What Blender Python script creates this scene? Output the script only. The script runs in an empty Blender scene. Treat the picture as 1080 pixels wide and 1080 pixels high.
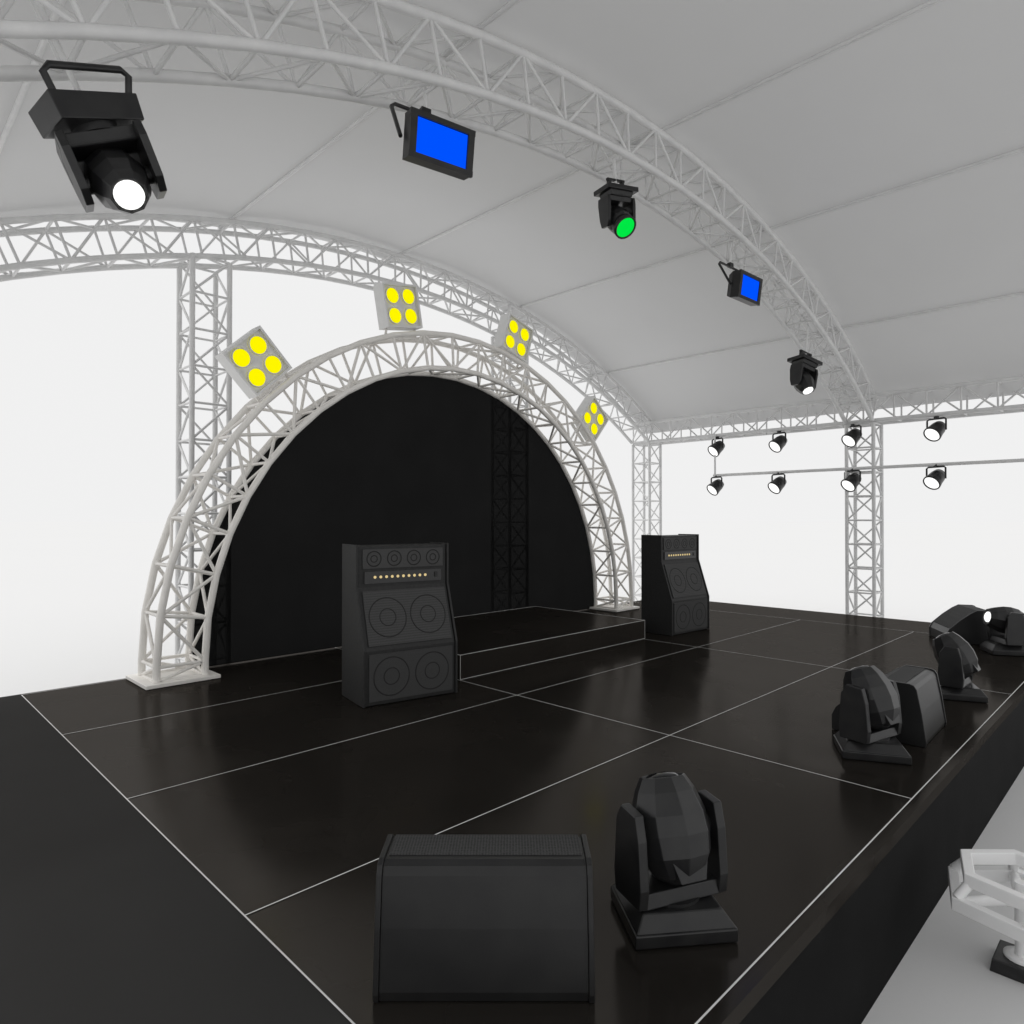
import bpy, bmesh, math, random
from mathutils import Vector, Matrix
random.seed(4)
S = 2.0                      # metres per design unit (camera height above the deck)
GZ = -0.437                  # ground level in design units
V = Vector
C = bpy.context.scene.collection
PI = math.pi

# ------------------------------------------------------------------ materials
def nodes(name):
    m = bpy.data.materials.new(name); m.use_nodes = True
    nt = m.node_tree; nt.nodes.clear()
    out = nt.nodes.new('ShaderNodeOutputMaterial')
    return m, nt, out
def noise_color(nt, a, b, scale, detail=4.0, lo=0.35, hi=0.65):
    tc = nt.nodes.new('ShaderNodeTexCoord')
    n = nt.nodes.new('ShaderNodeTexNoise'); n.inputs['Scale'].default_value = scale; n.inputs['Detail'].default_value = detail
    nt.links.new(tc.outputs['Object'], n.inputs['Vector'])
    r = nt.nodes.new('ShaderNodeValToRGB')
    r.color_ramp.elements[0].position = lo; r.color_ramp.elements[1].position = hi
    r.color_ramp.elements[0].color = (*a, 1); r.color_ramp.elements[1].color = (*b, 1)
    nt.links.new(n.outputs['Fac'], r.inputs['Fac'])
    return r, n
def paint(name, a, b, rough=0.5, scale=3.0, spec=0.4, metal=0.0, bump=0.0):
    m, nt, out = nodes(name)
    r, n = noise_color(nt, a, b, scale)
    p = nt.nodes.new('ShaderNodeBsdfPrincipled')
    nt.links.new(r.outputs['Color'], p.inputs['Base Color'])
    p.inputs['Roughness'].default_value = rough; p.inputs['Metallic'].default_value = metal
    p.inputs['Specular IOR Level'].default_value = spec
    if bump:
        bn = nt.nodes.new('ShaderNodeBump'); bn.inputs['Strength'].default_value = bump; bn.inputs['Distance'].default_value = 0.01
        nt.links.new(n.outputs['Fac'], bn.inputs['Height']); nt.links.new(bn.outputs['Normal'], p.inputs['Normal'])
    nt.links.new(p.outputs['BSDF'], out.inputs['Surface'])
    return m
def glow(name, col, strength):
    m, nt, out = nodes(name)
    e = nt.nodes.new('ShaderNodeEmission'); e.inputs['Color'].default_value = (*col, 1); e.inputs['Strength'].default_value = strength
    nt.links.new(e.outputs['Emission'], out.inputs['Surface'])
    return m
def deck_mat(name, a, b, refl, rough):
    m, nt, out = nodes(name)
    r, n = noise_color(nt, a, b, 0.7)
    d = nt.nodes.new('ShaderNodeBsdfDiffuse'); nt.links.new(r.outputs['Color'], d.inputs['Color'])
    g = nt.nodes.new('ShaderNodeBsdfGlossy'); g.inputs['Color'].default_value = (1, .93, .86, 1)
    rr, n2 = noise_color(nt, (rough,)*3, (rough*1.5,)*3, 1.6)
    nt.links.new(rr.outputs['Color'], g.inputs['Roughness'])
    mx = nt.nodes.new('ShaderNodeMixShader'); mx.inputs['Fac'].default_value = refl
    nt.links.new(d.outputs['BSDF'], mx.inputs[1]); nt.links.new(g.outputs['BSDF'], mx.inputs[2])
    nt.links.new(mx.outputs['Shader'], out.inputs['Surface'])
    return m
M = {}
M['truss'] = paint('truss_white', (.74, .74, .74), (.81, .81, .805), .42, 5)
M['arch'] = paint('arch_white', (.90, .875, .835), (.95, .925, .885), .42, 5)
M['rail'] = paint('rail_white', (.92, .92, .92), (.95, .95, .95), .4, 5)
M['black'] = paint('black_housing', (.012, .012, .013), (.020, .020, .020), .32, 8, .42)
M['casing'] = paint('black_casing', (.013, .013, .0135), (.018, .018, .018), .36, 6, .36, bump=.05)
M['amp'] = paint('amp_vinyl', (.022, .022, .022), (.029, .029, .029), .5, 30, .3, bump=.12)
M['dark'] = paint('dark_glass', (.006, .006, .007), (.009, .009, .01), .12, 4, .5)
M['skirt'] = paint('black_skirt', (.004, .004, .004), (.007, .007, .007), .85, 2, .12, bump=.2)
M['deck'] = deck_mat('deck_panels', (.0160, .0143, .0126), (.0210, .0186, .0162), .052, .14)
M['wing'] = deck_mat('deck_wings', (.034, .034, .034), (.039, .039, .039), .014, .3)
M['seam'] = paint('seam_white', (.75, .75, .74), (.88, .88, .87), .5, 6)
M['ground'] = paint('ground_white', (.724, .724, .724), (.728, .728, .728), .6, .05, .0)
M['blinder'] = paint('blinder_grey', (.80, .80, .79), (.85, .85, .84), .4, 6)
M['yellow'] = glow('yellow_lamp', (1.0, .92, .0), 1.0)
M['white'] = glow('white_lens', (1, 1, .98), 1.3)
M['blue'] = glow('blue_panel', (.0, .085, 1.0), 1.0)
M['green'] = glow('green_lens', (.0, .80, .06), 1.0)
M['knob'] = glow('knob_amber_glow', (.85, .66, .32), .85)  # plain amp knobs, no lamps: emission put in to brighten their amber
def grille(name, lo, hi, scale):
    m, nt, out = nodes(name)
    tc = nt.nodes.new('ShaderNodeTexCoord'); ck = nt.nodes.new('ShaderNodeTexVoronoi'); ck.inputs['Scale'].default_value = scale; ck.inputs['Randomness'].default_value = .15
    nt.links.new(tc.outputs['Object'], ck.inputs['Vector'])
    rp = nt.nodes.new('ShaderNodeValToRGB'); rp.color_ramp.elements[0].color = (lo, lo, lo, 1); rp.color_ramp.elements[1].color = (hi, hi, hi, 1)
    rp.color_ramp.elements[0].position = .25; rp.color_ramp.elements[1].position = .55
    nt.links.new(ck.outputs['Distance'], rp.inputs['Fac'])
    p = nt.nodes.new('ShaderNodeBsdfPrincipled'); p.inputs['Roughness'].default_value = .7; p.inputs['Specular IOR Level'].default_value = .2
    nt.links.new(rp.outputs['Color'], p.inputs['Base Color']); nt.links.new(p.outputs['BSDF'], out.inputs['Surface'])
    return m
M['grille'] = grille('grille_cloth', .036, .080, 115)
M['cone'] = grille('cone_ring', .016, .036, 115)
M['wedge_grille'] = grille('wedge_grille', .020, .07, 75)
m, nt, out = nodes('black_scrim')
r, n = noise_color(nt, (.006, .006, .006), (.009, .009, .009), 1.2)
d = nt.nodes.new('ShaderNodeBsdfDiffuse'); nt.links.new(r.outputs['Color'], d.inputs['Color'])
t = nt.nodes.new('ShaderNodeBsdfTransparent'); mx = nt.nodes.new('ShaderNodeMixShader'); mx.inputs['Fac'].default_value = .006
nt.links.new(d.outputs['BSDF'], mx.inputs[1]); nt.links.new(t.outputs['BSDF'], mx.inputs[2]); nt.links.new(mx.outputs['Shader'], out.inputs['Surface'])
M['scrim'] = m
m, nt, out = nodes('roof_membrane')
r, n = noise_color(nt, (.635, .635, .635), (.655, .655, .655), .5)
d = nt.nodes.new('ShaderNodeBsdfDiffuse'); nt.links.new(r.outputs['Color'], d.inputs['Color'])
t = nt.nodes.new('ShaderNodeBsdfTranslucent'); t.inputs['Color'].default_value = (.58, .58, .58, 1)
mx = nt.nodes.new('ShaderNodeMixShader'); mx.inputs['Fac'].default_value = .20
nt.links.new(d.outputs['BSDF'], mx.inputs[1]); nt.links.new(t.outputs['BSDF'], mx.inputs[2]); nt.links.new(mx.outputs['Shader'], out.inputs['Surface'])
M['roof'] = m

# ------------------------------------------------------------------ mesh builder
class MB:
    def __init__(s): s.v = []; s.f = []; s.sm = []
    def add(s, vs, fs, smooth=False, mat=None):
        b = len(s.v)
        for q in vs:
            q = V(q)
            s.v.append(mat @ q if mat is not None else q)
        for f in fs:
            s.f.append([b+i for i in f]); s.sm.append(smooth)
    def box(s, c, d, mat=None, top=(1, 1)):
        x, y, z = c; a, b, h = d[0]/2, d[1]/2, d[2]/2
        tx, ty = top
        vs = [(x-a, y-b, z-h), (x+a, y-b, z-h), (x+a, y+b, z-h), (x-a, y+b, z-h),
              (x-a*tx, y-b*ty, z+h), (x+a*tx, y-b*ty, z+h), (x+a*tx, y+b*ty, z+h), (x-a*tx, y+b*ty, z+h)]
        s.add(vs, [(3, 2, 1, 0), (4, 5, 6, 7), (0, 1, 5, 4), (1, 2, 6, 5), (2, 3, 7, 6), (3, 0, 4, 7)], False, mat)
        return s
    def path(s, pts, r, seg=8, mat=None, closed=False):
        pts = [V(p) for p in pts]; n = len(pts); rings = []
        ref = None
        for i, p in enumerate(pts):
            if closed: t = (pts[(i+1) % n]-pts[i-1]).normalized()
            else: t = (pts[min(i+1, n-1)]-pts[max(i-1, 0)]).normalized()
            if ref is None:
                ref = V((0, 0, 1)) if abs(t.z) < .9 else V((0, 1, 0))
            u = (ref - t*ref.dot(t))
            if u.length < 1e-4: u = V((1, 0, 0)) - t*t.x
            u.normalize(); w = t.cross(u); ref = u
            rings.append([p+u*(r*math.cos(2*PI*k/seg))+w*(r*math.sin(2*PI*k/seg)) for k in range(seg)])
        vs = [q for R in rings for q in R]; fs = []
        for i in range(n if closed else n-1):
            j = (i+1) % n
            for k in range(seg):
                l = (k+1) % seg
                fs.append((i*seg+k, i*seg+l, j*seg+l, j*seg+k))
        s.add(vs, fs, seg > 4, mat)
        if not closed:
            s.add(rings[0], [tuple(range(seg))[::-1]], False, mat); s.add(rings[-1], [tuple(range(seg))], False, mat)
        return s
    def lathe(s, prof, seg=24, mat=None, smooth=True, cap=True):
        n = len(prof); vs = []; fs = []
        for r, z in prof:
            for k in range(seg): vs.append((r*math.cos(2*PI*k/seg), r*math.sin(2*PI*k/seg), z))
        for i in range(n-1):
            for k in range(seg):
                l = (k+1) % seg
                fs.append((i*seg+k, i*seg+l, (i+1)*seg+l, (i+1)*seg+k))
        s.add(vs, fs, smooth, mat)
        if cap:
            s.add(vs[:seg], [tuple(range(seg))[::-1]], False, mat); s.add(vs[-seg:], [tuple(range(seg))], False, mat)
        return s
    def prism(s, prof, x0, x1, mat=None):
        n = len(prof)
        vs = [(x0, y, z) for y, z in prof]+[(x1, y, z) for y, z in prof]
        fs = [tuple(range(n)), tuple(range(2*n-1, n-1, -1))]+[(i, n+i, n+(i+1) % n, (i+1) % n) for i in range(n)]
        s.add(vs, fs, False, mat); return s
    def build(s, name, mat, parent=None, origin=(0, 0, 0), bevel=0, segs=2):
        o0 = V(origin)
        me = bpy.data.meshes.new(name)
        me.from_pydata([(q-o0)*S for q in s.v], [], s.f); me.update()
        me.polygons.foreach_set('use_smooth', s.sm)
        me.validate()
        bm = bmesh.new(); bm.from_mesh(me); bmesh.ops.recalc_face_normals(bm, faces=bm.faces); bm.to_mesh(me); bm.free()
        me.materials.append(mat)
        o = bpy.data.objects.new(name, me); C.objects.link(o)
        if parent: o.parent = parent
        else: o.location = o0*S
        if bevel:
            b = o.modifiers.new('bevel', 'BEVEL'); b.width = bevel*S; b.segments = segs; b.limit_method = 'ANGLE'; b.angle_limit = math.radians(35)
        return o
def tag(o, label, cat, group=None):
    o['label'] = label; o['category'] = cat
    if group: o['group'] = group
    return o
def thing(name, label, cat, loc, group=None, rot=None):
    o = bpy.data.objects.new(name, None); C.objects.link(o)
    o.empty_display_size = .1
    o.location = V(loc)*S
    if rot is not None: o.rotation_euler = rot
    return tag(o, label, cat, group)

# ------------------------------------------------------------------ setting
g = MB(); R = 350
g.add([(-R, -R, GZ), (R, -R, GZ), (R, R, GZ), (-R, R, GZ)], [(0, 1, 2, 3)])
go = g.build('ground', M['ground']); go['kind'] = 'structure'

# ------------------------------------------------------------------ stage
DX0, DX1, DY0, DY1 = 0.0, 7.42, .65, 4.68
GX0, GX1, GY0, GY1 = .72, 6.69, .684, 4.65
o0 = (3.7, 2.6, GZ)
st = thing('stage', 'low glossy black stage platform with thin white seams between its deck panels', 'stage', o0)
def deckbox(x0, x1, y0, y1, name, mat):
    MB().box(((x0+x1)/2, (y0+y1)/2, -.02), (x1-x0, y1-y0, .04)).build(name, mat, st, o0)
deckbox(GX0, GX1, DY0, DY1, 'deck', M['deck'])
deckbox(DX0-.25, GX0, DY0, DY1, 'side_deck', M['wing'])
deckbox(GX1, DX1, DY0, DY1, 'side_deck', M['deck'])
def skirt(c, d): MB().box(c, d).build('skirt', M['skirt'], st, o0)
zc, zh = (GZ-.04)/2-.0005, -GZ-.041
skirt(((DX0-.25+DX1)/2, DY0+.012, zc), (DX1-DX0+.25, .02, zh))
skirt(((DX0-.25+DX1)/2, DY1-.012, zc), (DX1-DX0+.25, .02, zh))
skirt((DX0-.25+.012, (DY0+DY1)/2, zc), (.02, DY1-DY0-.05, zh))
skirt((DX1-.012, (DY0+DY1)/2, zc), (.02, DY1-DY0-.05, zh))
sm = MB(); w = .0022
def strip(x0, x1, y0, y1, z=.002): sm.add([(x0, y0, z), (x1, y0, z), (x1, y1, z), (x0, y1, z)], [(0, 1, 2, 3)])
xs = [GX0, 2.70, 4.70, GX1]; ys = [GY0, 1.672, 2.662, 3.66, GY1]
for y in ys: strip(xs[0]-w, xs[-1]+w, y-w, y+w)
for x in xs:
    for a, b in zip(ys[:-1], ys[1:]): strip(x-w, x+w, a+w, b-w)
sm.build('seam', M['seam'], st, o0)

# riser
ro = (3.71, 3.9, 0)
rz = thing('riser', 'low black platform with pale edges, between the two speaker stacks', 'platform', ro)
x0, x1, y0, y1, h = 2.705, 4.72, 3.157, 4.40, .155
MB().box(((x0+x1)/2, (y0+y1)/2, h/2+.003), (x1-x0, y1-y0, h-.006)).build('platform_body', M['deck'], rz, ro)
e = MB(); t_ = .0022
for a, b in (((x0, y0, h), (x1, y0, h)), ((x1, y0, h), (x1, y1, h)), ((x0, y0, h), (x0, y1, h)), ((x0, y1, h), (x1, y1, h)), ((x0, y0, .004), (x1, y0, .004)),
             ((x0, y0, 0.004), (x0, y0, h)), ((x1, y0, 0.004), (x1, y0, h))):
    e.path([a, b], t_*.7, 6)
e.build('edge_trim', M['seam'], rz, ro)

# ------------------------------------------------------------------ trusses
CR, BR, TS = .0225, .0100, .285
def truss(root, frames, s, mat, origin, cr=CR, br=BR, cross=True, s2=None):
    s2 = s2 or s
    cor = [[c+n*(i*s/2)+b*(j*s2/2) for i, j in ((1, 1), (1, -1), (-1, -1), (-1, 1))] for c, n, b in frames]
    for k in range(4):
        MB().path([f[k] for f in cor], cr, 10).build('chord', mat, root, origin)
        m_ = MB(); l = (k+1) % 4
        for i in range(len(cor)):
            if cross: m_.path([cor[i][k], cor[i][l]], br, 6)
            if i+1 < len(cor):
                a, b = (k, l) if i % 2 == 0 else (l, k)
                m_.path([cor[i][a], cor[i+1][b]], br, 6)
        m_.build('bracing', mat, root, origin)
def tower(x, y, ztop, label, group, w=.29):
    n = max(2, round((ztop-GZ-.02)/.285))
    t = thing('truss_tower', label, 'truss tower', (x, y, GZ), group)
    fr = [(V((x, y, GZ+.02+(ztop-GZ-.02)*i/n)), V((1, 0, 0)), V((0, 1, 0))) for i in range(n+1)]
    truss(t, fr, w, M['truss'], (x, y, GZ), cr=.0210)
    MB().box((x, y, GZ+.011), (w*1.35, w*1.35, .02)).build('base_plate', M['truss'], t, (x, y, GZ))
    return t
XC, ZA, RR = 4.0, 3.64, 8.5           # roof vault: centre, top height, radius
XE, YR, YF = 8.46, 5.62, 2.62
def vz(x, extra=0):
    return ZA-RR+math.sqrt((RR+extra)**2-(x-XC)**2)
aend = math.asin((XE-XC-.02)/RR)
def roof_arch(y, label, n=29, cr=.0240):
    o = (XC, y, GZ)
    t = thing('arched_truss', label, 'truss arch', o, 'arched roof trusses')
    fr = []
    for i in range(n+1):
        a = -aend+2*aend*i/n
        rad = V((math.sin(a), 0, math.cos(a)))
        fr.append((V((XC, y, ZA-RR))+rad*(RR-TS/2-.022), rad, V((0, 1, 0))))
    truss(t, fr, TS, M['truss'], o, cr=cr)
roof_arch(YF, 'large white lattice arch across the top, carrying the black stage lights')
roof_arch(YR, 'rear white lattice arch under the far edge of the roof, behind the yellow lamps', cr=.0225)
tg = 'white lattice towers holding up the roof'
EZ1, EZ0 = 2.41, 2.12
tower(2.07, YR, vz(2.07)-TS-.05, 'tall white lattice tower behind the left leg of the small arch', tg)
tower(5.58, YR, vz(5.58)-TS-.05, 'lattice tower showing faintly through the black backdrop', tg)
tower(XE, YR, EZ0-.02, 'far white lattice tower rising behind the right speaker stack', tg)
tower(XE, YF, EZ0-.02, 'white lattice tower at the right, among the row of small white spotlights', tg)
o = (XE, 2.5, GZ)
t = thing('eave_truss', 'straight white horizontal truss along the right edge of the roof', 'truss', o)
n = 20
truss(t, [(V((XE, YR+.14-(YR+.14+.6)*i/n, (EZ0+EZ1)/2)), V((1, 0, 0)), V((0, 0, 1))) for i in range(n+1)], TS, M['truss'], o, s2=.285)

# roof canopy
o = (XC, 2.5, GZ)
rf = thing('roof_canopy', 'grey barrel-vaulted fabric roof stretched over thin lengthwise tubes', 'roof', o)
px = [XC-3.44+1.69*k for k in range(5)]
bx = [XC-4.64]+px+[XC+4.64]
mb = MB(); cols = []
for i in range(len(bx)-1):
    for j in range(12):
        t_ = j/12; x = bx[i]+(bx[i+1]-bx[i])*t_
        cols.append((x, vz(x)+.03+.03*math.sin(PI*t_)))
cols.append((bx[-1], vz(bx[-1])+.03))
yy = [YR+.17-(YR+1.5)*k/20 for k in range(21)]
vs = [(x, y, z) for y in yy for x, z in cols]; nc = len(cols)
mb.add(vs, [(r*nc+c, r*nc+c+1, (r+1)*nc+c+1, (r+1)*nc+c) for r in range(20) for c in range(nc-1)], True)
mb.build('membrane', M['roof'], rf, o)
for x in px:
    MB().path([(x, yy[0], vz(x)+.016), (x, yy[-1], vz(x)+.016)], .013, 8).build('roof_tube', M['truss'], rf, o)

# proscenium arch
AX, AY, AZ, AR = 3.76, 4.46, .11, 2.295
o = (AX, AY, 0)
t = thing('small_arch', 'semicircular white lattice arch standing on the stage around the black backdrop', 'truss arch', o)
fr = [(V((AX-AR, AY, .025)), V((-1, 0, 0)), V((0, 1, 0)))]
n = 25
for i in range(n+1):
    a = PI-PI*i/n; rad = V((math.cos(a), 0, math.sin(a)))
    fr.append((V((AX, AY, AZ))+rad*AR, rad, V((0, 1, 0))))
fr.append((V((AX+AR, AY, .025)), V((1, 0, 0)), V((0, 1, 0))))
truss(t, fr, .28, M['arch'], o, cr=.0220, br=.0112)
for sgn in (-1, 1):
    MB().box((AX+sgn*AR, AY, .013), (.43, .40, .022)).build('base_plate', M['arch'], t, o, bevel=.003)
# backdrop
b = MB(); rb = AR-.13; yb = AY+.165
vs = [(AX-rb, yb, .006)]+[(AX+rb*math.cos(PI-PI*i/64), yb, AZ+rb*math.sin(PI-PI*i/64)) for i in range(65)]+[(AX+rb, yb, .006)]
b.add(vs, [tuple(range(len(vs)))])
bo = b.build('backdrop', M['scrim'], None, (AX, yb, .006))
tag(bo, 'big black half-round backdrop filling the white arch at the rear of the stage', 'backdrop')

# blinders on the small arch
def blinder(ang, label, twist=0):
    a = math.radians(ang); r = AR+.14+.22
    loc = (AX+r*math.cos(a), AY-.10, AZ+r*math.sin(a))
    t = thing('blinder_light', label, 'stage light', loc, 'yellow four-lamp lights on the small arch', (0, math.radians(90-ang+twist), 0))
    h = .162
    m_ = MB().box((0, .055, 0), (2*h, .10, 2*h)); m_.box((0, .125, 0), (1.5*h, .06, 1.5*h))
    m_.build('housing', M['blinder'], t, bevel=.006)
    f = MB()
    for x, z, dx, dz in ((0, h, 2*h+.016, .016), (0, -h, 2*h+.016, .016), (h, 0, .016, 2*h-.016), (-h, 0, .016, 2*h-.016)): f.box((x, .04, z), (dx, .125, dz))
    f.build('frame', M['blinder'], t)
    for sx in (-1, 1):
        for sz in (-1, 1):
            mt = Matrix.Translation((sx*.077, 0, sz*.077)) @ Matrix.Rotation(PI/2, 4, 'X')
            l = MB().lathe([(.066, .0), (.066, .012), (.060, .014), (.058, .006)], 28, mt, cap=False).build('reflector_ring', M['blinder'], t)
            MB().lathe([(.058, .001), (.058, .006), (.045, .011), (.02, .014)], 28, mt).build('lamp', M['yellow'], t)
    br = MB()
    for sx in (-1, 1): br.path([(sx*.14, .05, -h-.01), (sx*.14, .08, -h-.07)], .010, 8)
    br.box((0, .08, -h-.065), (.32, .03, .014)); br.build('bracket', M['arch'], t)
blinder(133, 'leftmost yellow four-lamp light, tilted left on the shoulder of the small arch')
blinder(104, 'nearly upright yellow four-lamp light left of the top of the small arch', 4)
blinder(75.5, 'yellow four-lamp light just right of the top of the small arch', 3)
blinder(47, 'rightmost and smallest yellow four-lamp light, tilted right on the small arch')

# ------------------------------------------------------------------ speaker stacks
def stack(loc, rot, label):
    t = thing('speaker_stack', label, 'speaker', loc, 'speaker stacks on the stage', (0, 0, rot))
    W = .27
    prof = [(0, 0), (0, .29), (.11, .62), (.11, .845), (.31, .845), (.31, 0)]
    MB().prism(prof, -W, W).build('cabinet', M['amp'], t, bevel=.004)
    prs = [(-.008, -.002), (-.008, .295), (.10, .625), (.10, .853), (.318, .853), (.318, -.002)]
    for sx in (-1, 1):
        a, b_ = sorted((sx*(W+.001), sx*(W+.014)))
        MB().prism(prs, a, b_).build('side_panel', M['amp'], t, bevel=.002)
    def cones(frame_m, rad, xs_, gl, off):
        q = MB()
        for x in xs_:
            mm = frame_m @ Matrix.Translation((x, -off, 0)) @ Matrix.Rotation(PI/2, 4, 'X')
            for r_, wd_ in ((rad, .0060), (rad*.42, .0050)):
                q.lathe([(r_, .0), (r_, .0010), (r_+wd_, .0010), (r_+wd_, 0)], 36, mm, cap=False)
        q.build('speaker_ring', M['cone'], gl)
    m0 = Matrix.Translation((0, -.004, .147))
    gl = MB().box((0, 0, 0), (.50, .008, .25), m0).build('grille', M['grille'], t)
    cones(m0, .100, (-.122, .122), gl, .004)
    sl = math.atan2(.11, .33)
    mt = Matrix.Translation((0, .055, .455)) @ Matrix.Rotation(-sl, 4, 'X')
    gl = MB().box((0, -.006, 0), (.50, .008, .30), mt).build('grille', M['grille'], t)
    cones(mt, .105, (-.122, .122), gl, .010)
    MB().box((0, .106, .672), (.47, .008, .066)).build('control_panel', M['dark'], t)
    for k in range(10):
        mk = Matrix.Translation((-.175+.034*k, .1015, .674)) @ Matrix.Rotation(PI/2, 4, 'X')
        MB().lathe([(.0078, 0), (.0078, .003), (.006, .005)], 12, mk).build('knob', M['knob'], t)
    MB().box((.20, .100, .674), (.018, .006, .03)).build('switch', M['casing'], t)
    m1 = Matrix.Translation((0, .106, .775))
    gl = MB().box((0, 0, 0), (.49, .008, .105), m1).build('upper_grille', M['grille'], t)
    cones(m1, .038, [-.18+.12*k for k in range(4)], gl, .004)
stack((2.22, 3.0, .004), math.radians(-11), 'nearer black speaker stack with sloping front and amber knobs, left of the riser')
stack((5.27, 3.05, .004), math.radians(-4), 'farther black speaker stack with sloping front, right of the riser')

# ------------------------------------------------------------------ moving heads
def moving_head(loc, aim, lens, label, group, hang=False, tilt=None, base_yaw=0, handle=False, lens_r=.042, sc=1.0, drop=0, hanger=0, fat=1.0):
    """base at the root; hang=True turns it upside down. tilt = (axis, angle) leans the whole light."""
    if hang:
        Rm = Matrix.Rotation(base_yaw, 3, 'Z') @ Matrix.Rotation(PI, 3, 'X')
        if tilt: Rm = Matrix.Rotation(tilt[1], 3, tilt[0]) @ Rm
    else:
        Rm = Matrix.Rotation(base_yaw, 3, 'Z')
    t = thing('moving_head_light', label, 'stage light', loc, group, Rm.to_euler())
    t.scale = (sc,)*3
    al = Rm.inverted() @ V(aim).normalized()            # aim in the base's own axes
    tt = math.acos(max(-1, min(1, al.z))); pan = math.atan2(al.x, -al.y)
    P = Matrix.Rotation(pan, 4, 'Z')
    if handle: m_ = MB().box((0, 0, .040), (.28, .17, .080), None, (.95, .95))
    elif hang: m_ = MB().box((0, 0, .028), (.28, .19, .034)).box((0, 0, .062), (.21, .15, .036), None, (.9, .9))
    else: m_ = MB().box((0, 0, .016), (.25, .22, .032)).box((0, 0, .049), (.245, .215, .034), None, (.80, .74))
    m_.build('base', M['black'], t, bevel=.004)
    if handle:
        q = MB()
        pts = [(-.110, .06, .03), (-.132, .09, -.045)]+[(-.110, .095, -.062), (.110, .095, -.062)]+[(.132, .09, -.045), (.110, .06, .03)]
        q.path(pts, .011, 8)
        q.build('handle', M['black'], t)
    elif hang:
        q = MB()
        for sx in (-.06, .06): q.box((sx, 0, -.012-drop/2), (.022, .03, .055+drop))
        q.box((0, 0, -.035-drop), (.16, .022, .016)); q.build('clamp', M['black'], t)
    if hanger:      # thin white tube from the clamp up to the truss
        MB().path([(0, 0, 0), (0, 0, -hanger/sc)], .010/sc, 8).build('hanger_tube', M['truss'], t)
    z0 = .098 if handle else (.080 if hang else .070)
    if handle: 
        MB().prism([(-.060, z0), (.085, z0), (.088, z0+.10), (.062, z0+.12), (.045, z0+.05), (-.045, z0+.04)], -.127, .127, P).build('yoke_plate', M['black'], t, bevel=.005)
    y = MB().prism([(-.056, z0), (.056, z0), (.048, z0+.034), (-.048, z0+.034)], -.112, .112, P)
    pv = z0+(.140 if handle else .155)
    k = 1.35 if handle else (.86 if hang else .80)
    # angular side arms: broad foot, waist at the pivot, bevelled top
    ap = [(-.070*k, z0+.002), (.070*k, z0+.002), (.078*k, z0+.05), (.066*k, pv+.005), (.046*k, pv+.062), (-.034*k, pv+.068), (-.064*k, pv+.030), (-.078*k, z0+.05)]
    for sx in (-1, 1):
        a, b_ = sorted((sx*.101, sx*.126)); y.prism(ap, a, b_, P)
    y.lathe([(.07, z0-.019), (.07, z0+.004)], 20, P)
    y.build('yoke', M['black'], t, bevel=.003)
    hm = P @ Matrix.Translation((0, 0, pv)) @ Matrix.Rotation(tt, 4, 'X')
    prof = [(.026, -.122), (.062*fat, -.102), (.088*fat, -.055), (.095*fat, -.005), (.091*fat, .040), (.074*fat, .090), (.058, .122), (.054, .124), (.052, .114)]
    hd = MB().lathe(prof, 9, hm, smooth=False)
    hd.lathe([(.028, -.102), (.028, .102)], 14, hm @ Matrix.Rotation(PI/2, 4, 'Y'))
    hd.prism([(-.035, -.112), (.035, -.112), (.060, -.03), (.055, .03), (-.055, .03), (-.060, -.03)], -.066, .066, hm @ Matrix.Rotation(PI/2, 4, 'Z'))
    ho = hd.build('head', M['black'], t, bevel=.002)
    lr = min(lens_r, .05)
    if lens_r > .05:        # wash-type: wide front ring
        hd2 = MB().lathe([(.070, .04), (lens_r+.012, .08), (lens_r+.014, .126), (lens_r+.002, .128), (lens_r, .120)], 20, hm, cap=False)
        hd2.build('front_ring', M['black'], ho); lr = lens_r
    MB().lathe([(lr, .115), (lr, .121), (lr*.8, .127), (lr*.4, .131)], 24, hm).build('lens', lens, ho)
    return t
fg = 'moving-head lights standing along the stage front'
moving_head((1.465, .905, .003), (.12, .27, .93), M['dark'], 'nearest black moving-head light on the stage floor, right of the closest monitor wedge', fg, base_yaw=math.radians(-38), sc=1.0, fat=1.04)
moving_head((3.10, .94, .003), (.08, .34, .86), M['dark'], 'black moving-head light on the stage floor, second nearest, left of the middle monitor wedge', fg, base_yaw=math.radians(-62), sc=1.03, fat=1.06)
moving_head((4.43, .90, .003), (.0, .45, .78), M['dark'], 'black moving-head light on the stage floor just beyond the middle monitor wedge', fg, base_yaw=math.radians(-66), sc=1.0, fat=1.04)
moving_head((6.12, .92, .003), (-.55, .80, .16), M['white'], 'farthest moving-head light on the stage floor, with a white lit lens', fg, base_yaw=math.radians(-60), lens_r=.036, sc=1.08)
hg = 'lights hung under the large arch'
moving_head((.560, YF-.02, 2.40), (.08, -.76, -.64), M['white'], 'big black moving-head light with a bright white lens, at the upper left', hg, True, ('Y', math.radians(-25)), math.radians(8), True, lens_r=.046, sc=1.05, hanger=.31)
moving_head((3.52, YF-.05, 3.14), (-.14, -.66, -.70), M['green'], 'black hanging moving-head light with a green lens', hg, True, ('Y', math.radians(-6)), math.radians(-16), lens_r=.074, sc=.86, drop=.02, hanger=.19)
moving_head((6.60, YF-.05, 2.55), (-.30, -.5, -.80), M['white'], 'small black hanging moving-head light with a white lens, at the right end of the arch', hg, True, ('Y', math.radians(12)), math.radians(-16), lens_r=.048, sc=1.0, drop=.03, hanger=.36)

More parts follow.
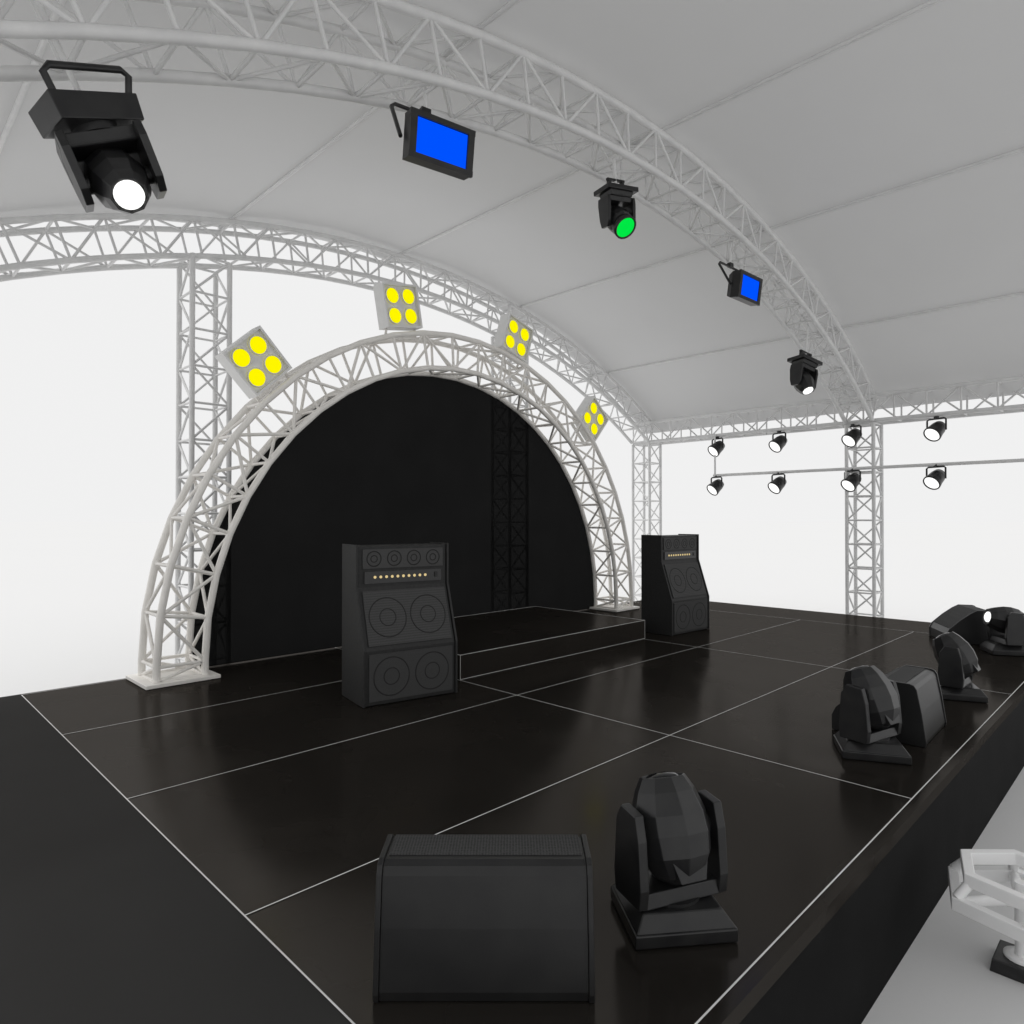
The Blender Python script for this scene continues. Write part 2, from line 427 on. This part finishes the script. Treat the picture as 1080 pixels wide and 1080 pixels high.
# ------------------------------------------------------------------ flood lights
def flood(loc, yaw, tilt, label, up=.1):
    t = thing('flood_light', label, 'stage light', loc, hg, (0, 0, yaw))
    mt = Matrix.Translation((0, 0, -.20)) @ Matrix.Rotation(tilt, 4, 'X')
    W, H = .166, .103
    mh = mt @ Matrix.Rotation(PI/2, 4, 'X')
    hb = MB()
    hb.box((0, 0, .01), (2*W, 2*H, .06), mh)
    a, b_ = W, H; c, d = W*.86, H*.8
    hb.add([(-a, -b_, -.02), (a, -b_, -.02), (a, b_, -.02), (-a, b_, -.02), (-c, -d, -.065), (c, -d, -.065), (c, d, -.065), (-c, d, -.065)],
           [(0, 1, 5, 4), (1, 2, 6, 5), (2, 3, 7, 6), (3, 0, 4, 7), (4, 5, 6, 7)], False, mh)
    hb.build('housing', M['black'], t)
    f = MB()
    for x, z, dx, dz in ((0, H-.010, 2*W+.01, .026), (0, -H+.010, 2*W+.01, .026), (W-.014, 0, .034, 2*H-.046), (-W+.014, 0, .034, 2*H-.046)): f.box((x, z, .046), (dx, dz, .018), mh)
    f.build('frame', M['black'], t)
    MB().box((0, 0, .043), (2*W-.066, 2*H-.050, .008), mh).build('panel', M['blue'], t)
    q = MB()
    q.path([(-W-.016, .02, -.20), (-W-.016, .12, -.01), (-W+.005, .125, .01), (W-.005, .125, .01), (W+.016, .12, -.01), (W+.016, .02, -.20)], .010, 6)
    q.box((0, .125, .024), (.05, .03, .035)); q.build('bracket', M['black'], t)
    MB().path([(0, .125, .03), (0, .125, up)], .010, 8).build('hanger_tube', M['truss'], t)
flood((1.98, YF-.14, 2.965), math.radians(-10), math.radians(8), 'nearer black flood light with a glowing blue rectangle, left of the green light', .15)
flood((5.14, YF-.14, 3.06), math.radians(-3), math.radians(8), 'farther black flood light with a glowing blue rectangle, right of the green light', .22)

# ------------------------------------------------------------------ spotlights on the right
XP = XE-.15
ys8 = [4.40, 3.56, 2.69, 1.85]
o = (XP-.03, 2.0, 1.58)
lb = thing('light_bar', 'thin white horizontal pipe carrying the lower row of small spotlights', 'pipe', o)
MB().path([(XP-.03, 4.44, 1.58), (XP-.03, -.45, 1.58)], .0185, 10).build('pipe', M['truss'], lb, o)
for y in (4.42, -.43):
    MB().path([(XP-.03, y, 1.585), (XP-.03, y, EZ0)], .013, 8).build('drop_tube', M['truss'], lb, o)
def spot(loc, label):
    t = thing('spotlight', label, 'spotlight', loc, 'two rows of small spotlights at the right')
    aim = V((-.72, .30, -.60)).normalized()
    bm_ = Matrix.Translation((0, 0, -.125)) @ aim.to_track_quat('Z', 'Y').to_matrix().to_4x4()
    MB().lathe([(.035, -.095), (.062, -.08), (.075, -.03), (.080, .03), (.086, .055), (.090, .085), (.088, .095), (.078, .095), (.078, .080)], 24, bm_).build('body', M['black'], t)
    MB().lathe([(.076, .079), (.076, .086), (.06, .092), (.03, .096)], 24, bm_).build('lens', M['white'], t)
    ry = Matrix.Rotation(math.radians(-22), 4, 'Z')
    q = MB(); q.path([(0, -.104, -.135), (0, -.104, -.02), (0, -.085, -.005), (0, .085, -.005), (0, .104, -.02), (0, .104, -.135)], .010, 6, ry)
    q.box((0, 0, .004), (.035, .035, .035), ry); q.build('yoke', M['black'], t)
nth = ['leftmost', 'second from left', 'third from left', 'rightmost']
for k, y in enumerate(ys8):
    spot((XP, y, EZ0-.04), 'small black spotlight under the eave truss, '+nth[k]+' of the upper row')
for k, y in enumerate(ys8):
    spot((XP-.03, y, 1.560), 'small black spotlight on the thin pipe, '+nth[k]+' of the lower row')

# ------------------------------------------------------------------ monitor wedges
def wedge(loc, rot, label, Wd=.215, dp=1.0):
    t = thing('monitor_wedge', label, 'monitor speaker', loc, 'stage monitor wedges', (0, 0, rot))
    body = [(0.004, 0), (0, .02), (.018, .14), (.036, .240), (.046, .256), (.064, .262), (.165, .262), (.21, .236), (.28, .183), (.36, .11), (.38, .07), (.38, 0)]
    body = [(y*dp, z) for y, z in body]
    o = MB().prism(body, -Wd, Wd).build('cabinet', M['casing'], t)
    def grow(p, c=(.17*dp, .12), k=.006):
        v = V((p[0]-c[0], p[1]-c[1])); v = v*(1+k/v.length); return (c[0]+v.x, max(c[1]+v.y, -.001))
    prs = [grow(p) for p in body]
    for sx in (-1, 1):
        a, b_ = sorted((sx*(Wd+.001), sx*(Wd+.013))); MB().prism(prs, a, b_).build('side_panel', M['casing'], t, bevel=.002)
    top = [(.080, .2625), (.165, .2635), (.21, .237), (.28, .184), (.355, .116)]
    top = [(y*dp, z) for y, z in top]
    gp = [(p[0]+.001, p[1]+.003) for p in top]+[(p[0]-.002, p[1]-.010) for p in reversed(top)]
    MB().prism(gp, -Wd+.006, Wd-.006).build('grille', M['wedge_grille'], t)
wedge((.940, 1.022, .003), math.radians(-45), 'closest black monitor wedge at the bottom of the picture, its back to the viewer', .216)
wedge((3.55, .80, .003), math.radians(2), 'middle black monitor wedge at the stage front, between two moving-head lights', .20)
wedge((6.62, 1.10, .003), math.radians(30), 'farthest black monitor wedge at the stage front, beside the white-lensed light', .19)

# ------------------------------------------------------------------ white rail stand on the ground
lx, ly = 2.660, .365
t = thing('rail_stand', 'white stand of bent flat rails on a short post, standing on the pale ground', 'stand', (lx, ly, GZ))
MB().box((0, 0, .02), (.15, .15, .04), None, (.92, .92)).build('foot', M['black'], t, bevel=.003)
MB().lathe([(.050, .041), (.050, .048), (.03, .050)], 24).build('foot_disc', M['rail'], t)
MB().path([(0, 0, .05), (0, 0, .28)], .020, 14).build('post', M['rail'], t)
N6 = 6
def hexa(r, z, ph=.25): return [(r*math.cos(2*PI*k/N6+ph), r*math.sin(2*PI*k/N6+ph), z) for k in range(N6)]
def flatrail(r, z, hh):
    q = MB(); pin = [hexa(rr_, zz) for rr_, zz in ((r-.018, z-hh), (r-.018, z+hh), (r+.018, z+hh), (r+.018, z-hh))]
    fs = []
    for i in range(4):
        j = (i+1) % 4
        for k in range(N6): fs.append((i*N6+k, i*N6+(k+1) % N6, j*N6+(k+1) % N6, j*N6+k))
    q.add([p for R_ in pin for p in R_], fs); q.build('rail', M['rail'], t, bevel=.003)
flatrail(.205, .212, .021); flatrail(.165, .288, .020)
for a, b in zip(hexa(.205, .23), hexa(.165, .275)): MB().path([a, b], .015, 8).build('strut', M['rail'], t)
for k in (0, 2, 4): MB().path([(0, 0, .225), hexa(.205, .215)[k]], .017, 8).build('spoke', M['rail'], t)

# ------------------------------------------------------------------ world, sun, camera
wd = bpy.data.worlds.new('World'); bpy.context.scene.world = wd; wd.use_nodes = True
bg = wd.node_tree.nodes['Background']; bg.inputs['Color'].default_value = (.875, .875, .875, 1); bg.inputs['Strength'].default_value = 1.0
sl = bpy.data.lights.new('sun', 'SUN'); sl.energy = 1.2; sl.angle = math.radians(15); sl.color = (1, .99, .975)
so = bpy.data.objects.new('sun', sl); C.objects.link(so); so.rotation_euler = (math.radians(-24), math.radians(-16), 0); so.location = (0, 0, 20)
cam = bpy.data.cameras.new('camera'); cam.sensor_width = 36; cam.lens = 23.5; cam.clip_end = 3000; cam.clip_start = .05
co = bpy.data.objects.new('camera', cam); C.objects.link(co)
co.location = (0, 0, S); co.rotation_euler = (math.radians(90.57), 0, math.radians(-45))
sc_ = bpy.context.scene; sc_.camera = co
sc_.view_settings.view_transform = 'Standard'; sc_.view_settings.look = 'None'; sc_.view_settings.exposure = 0
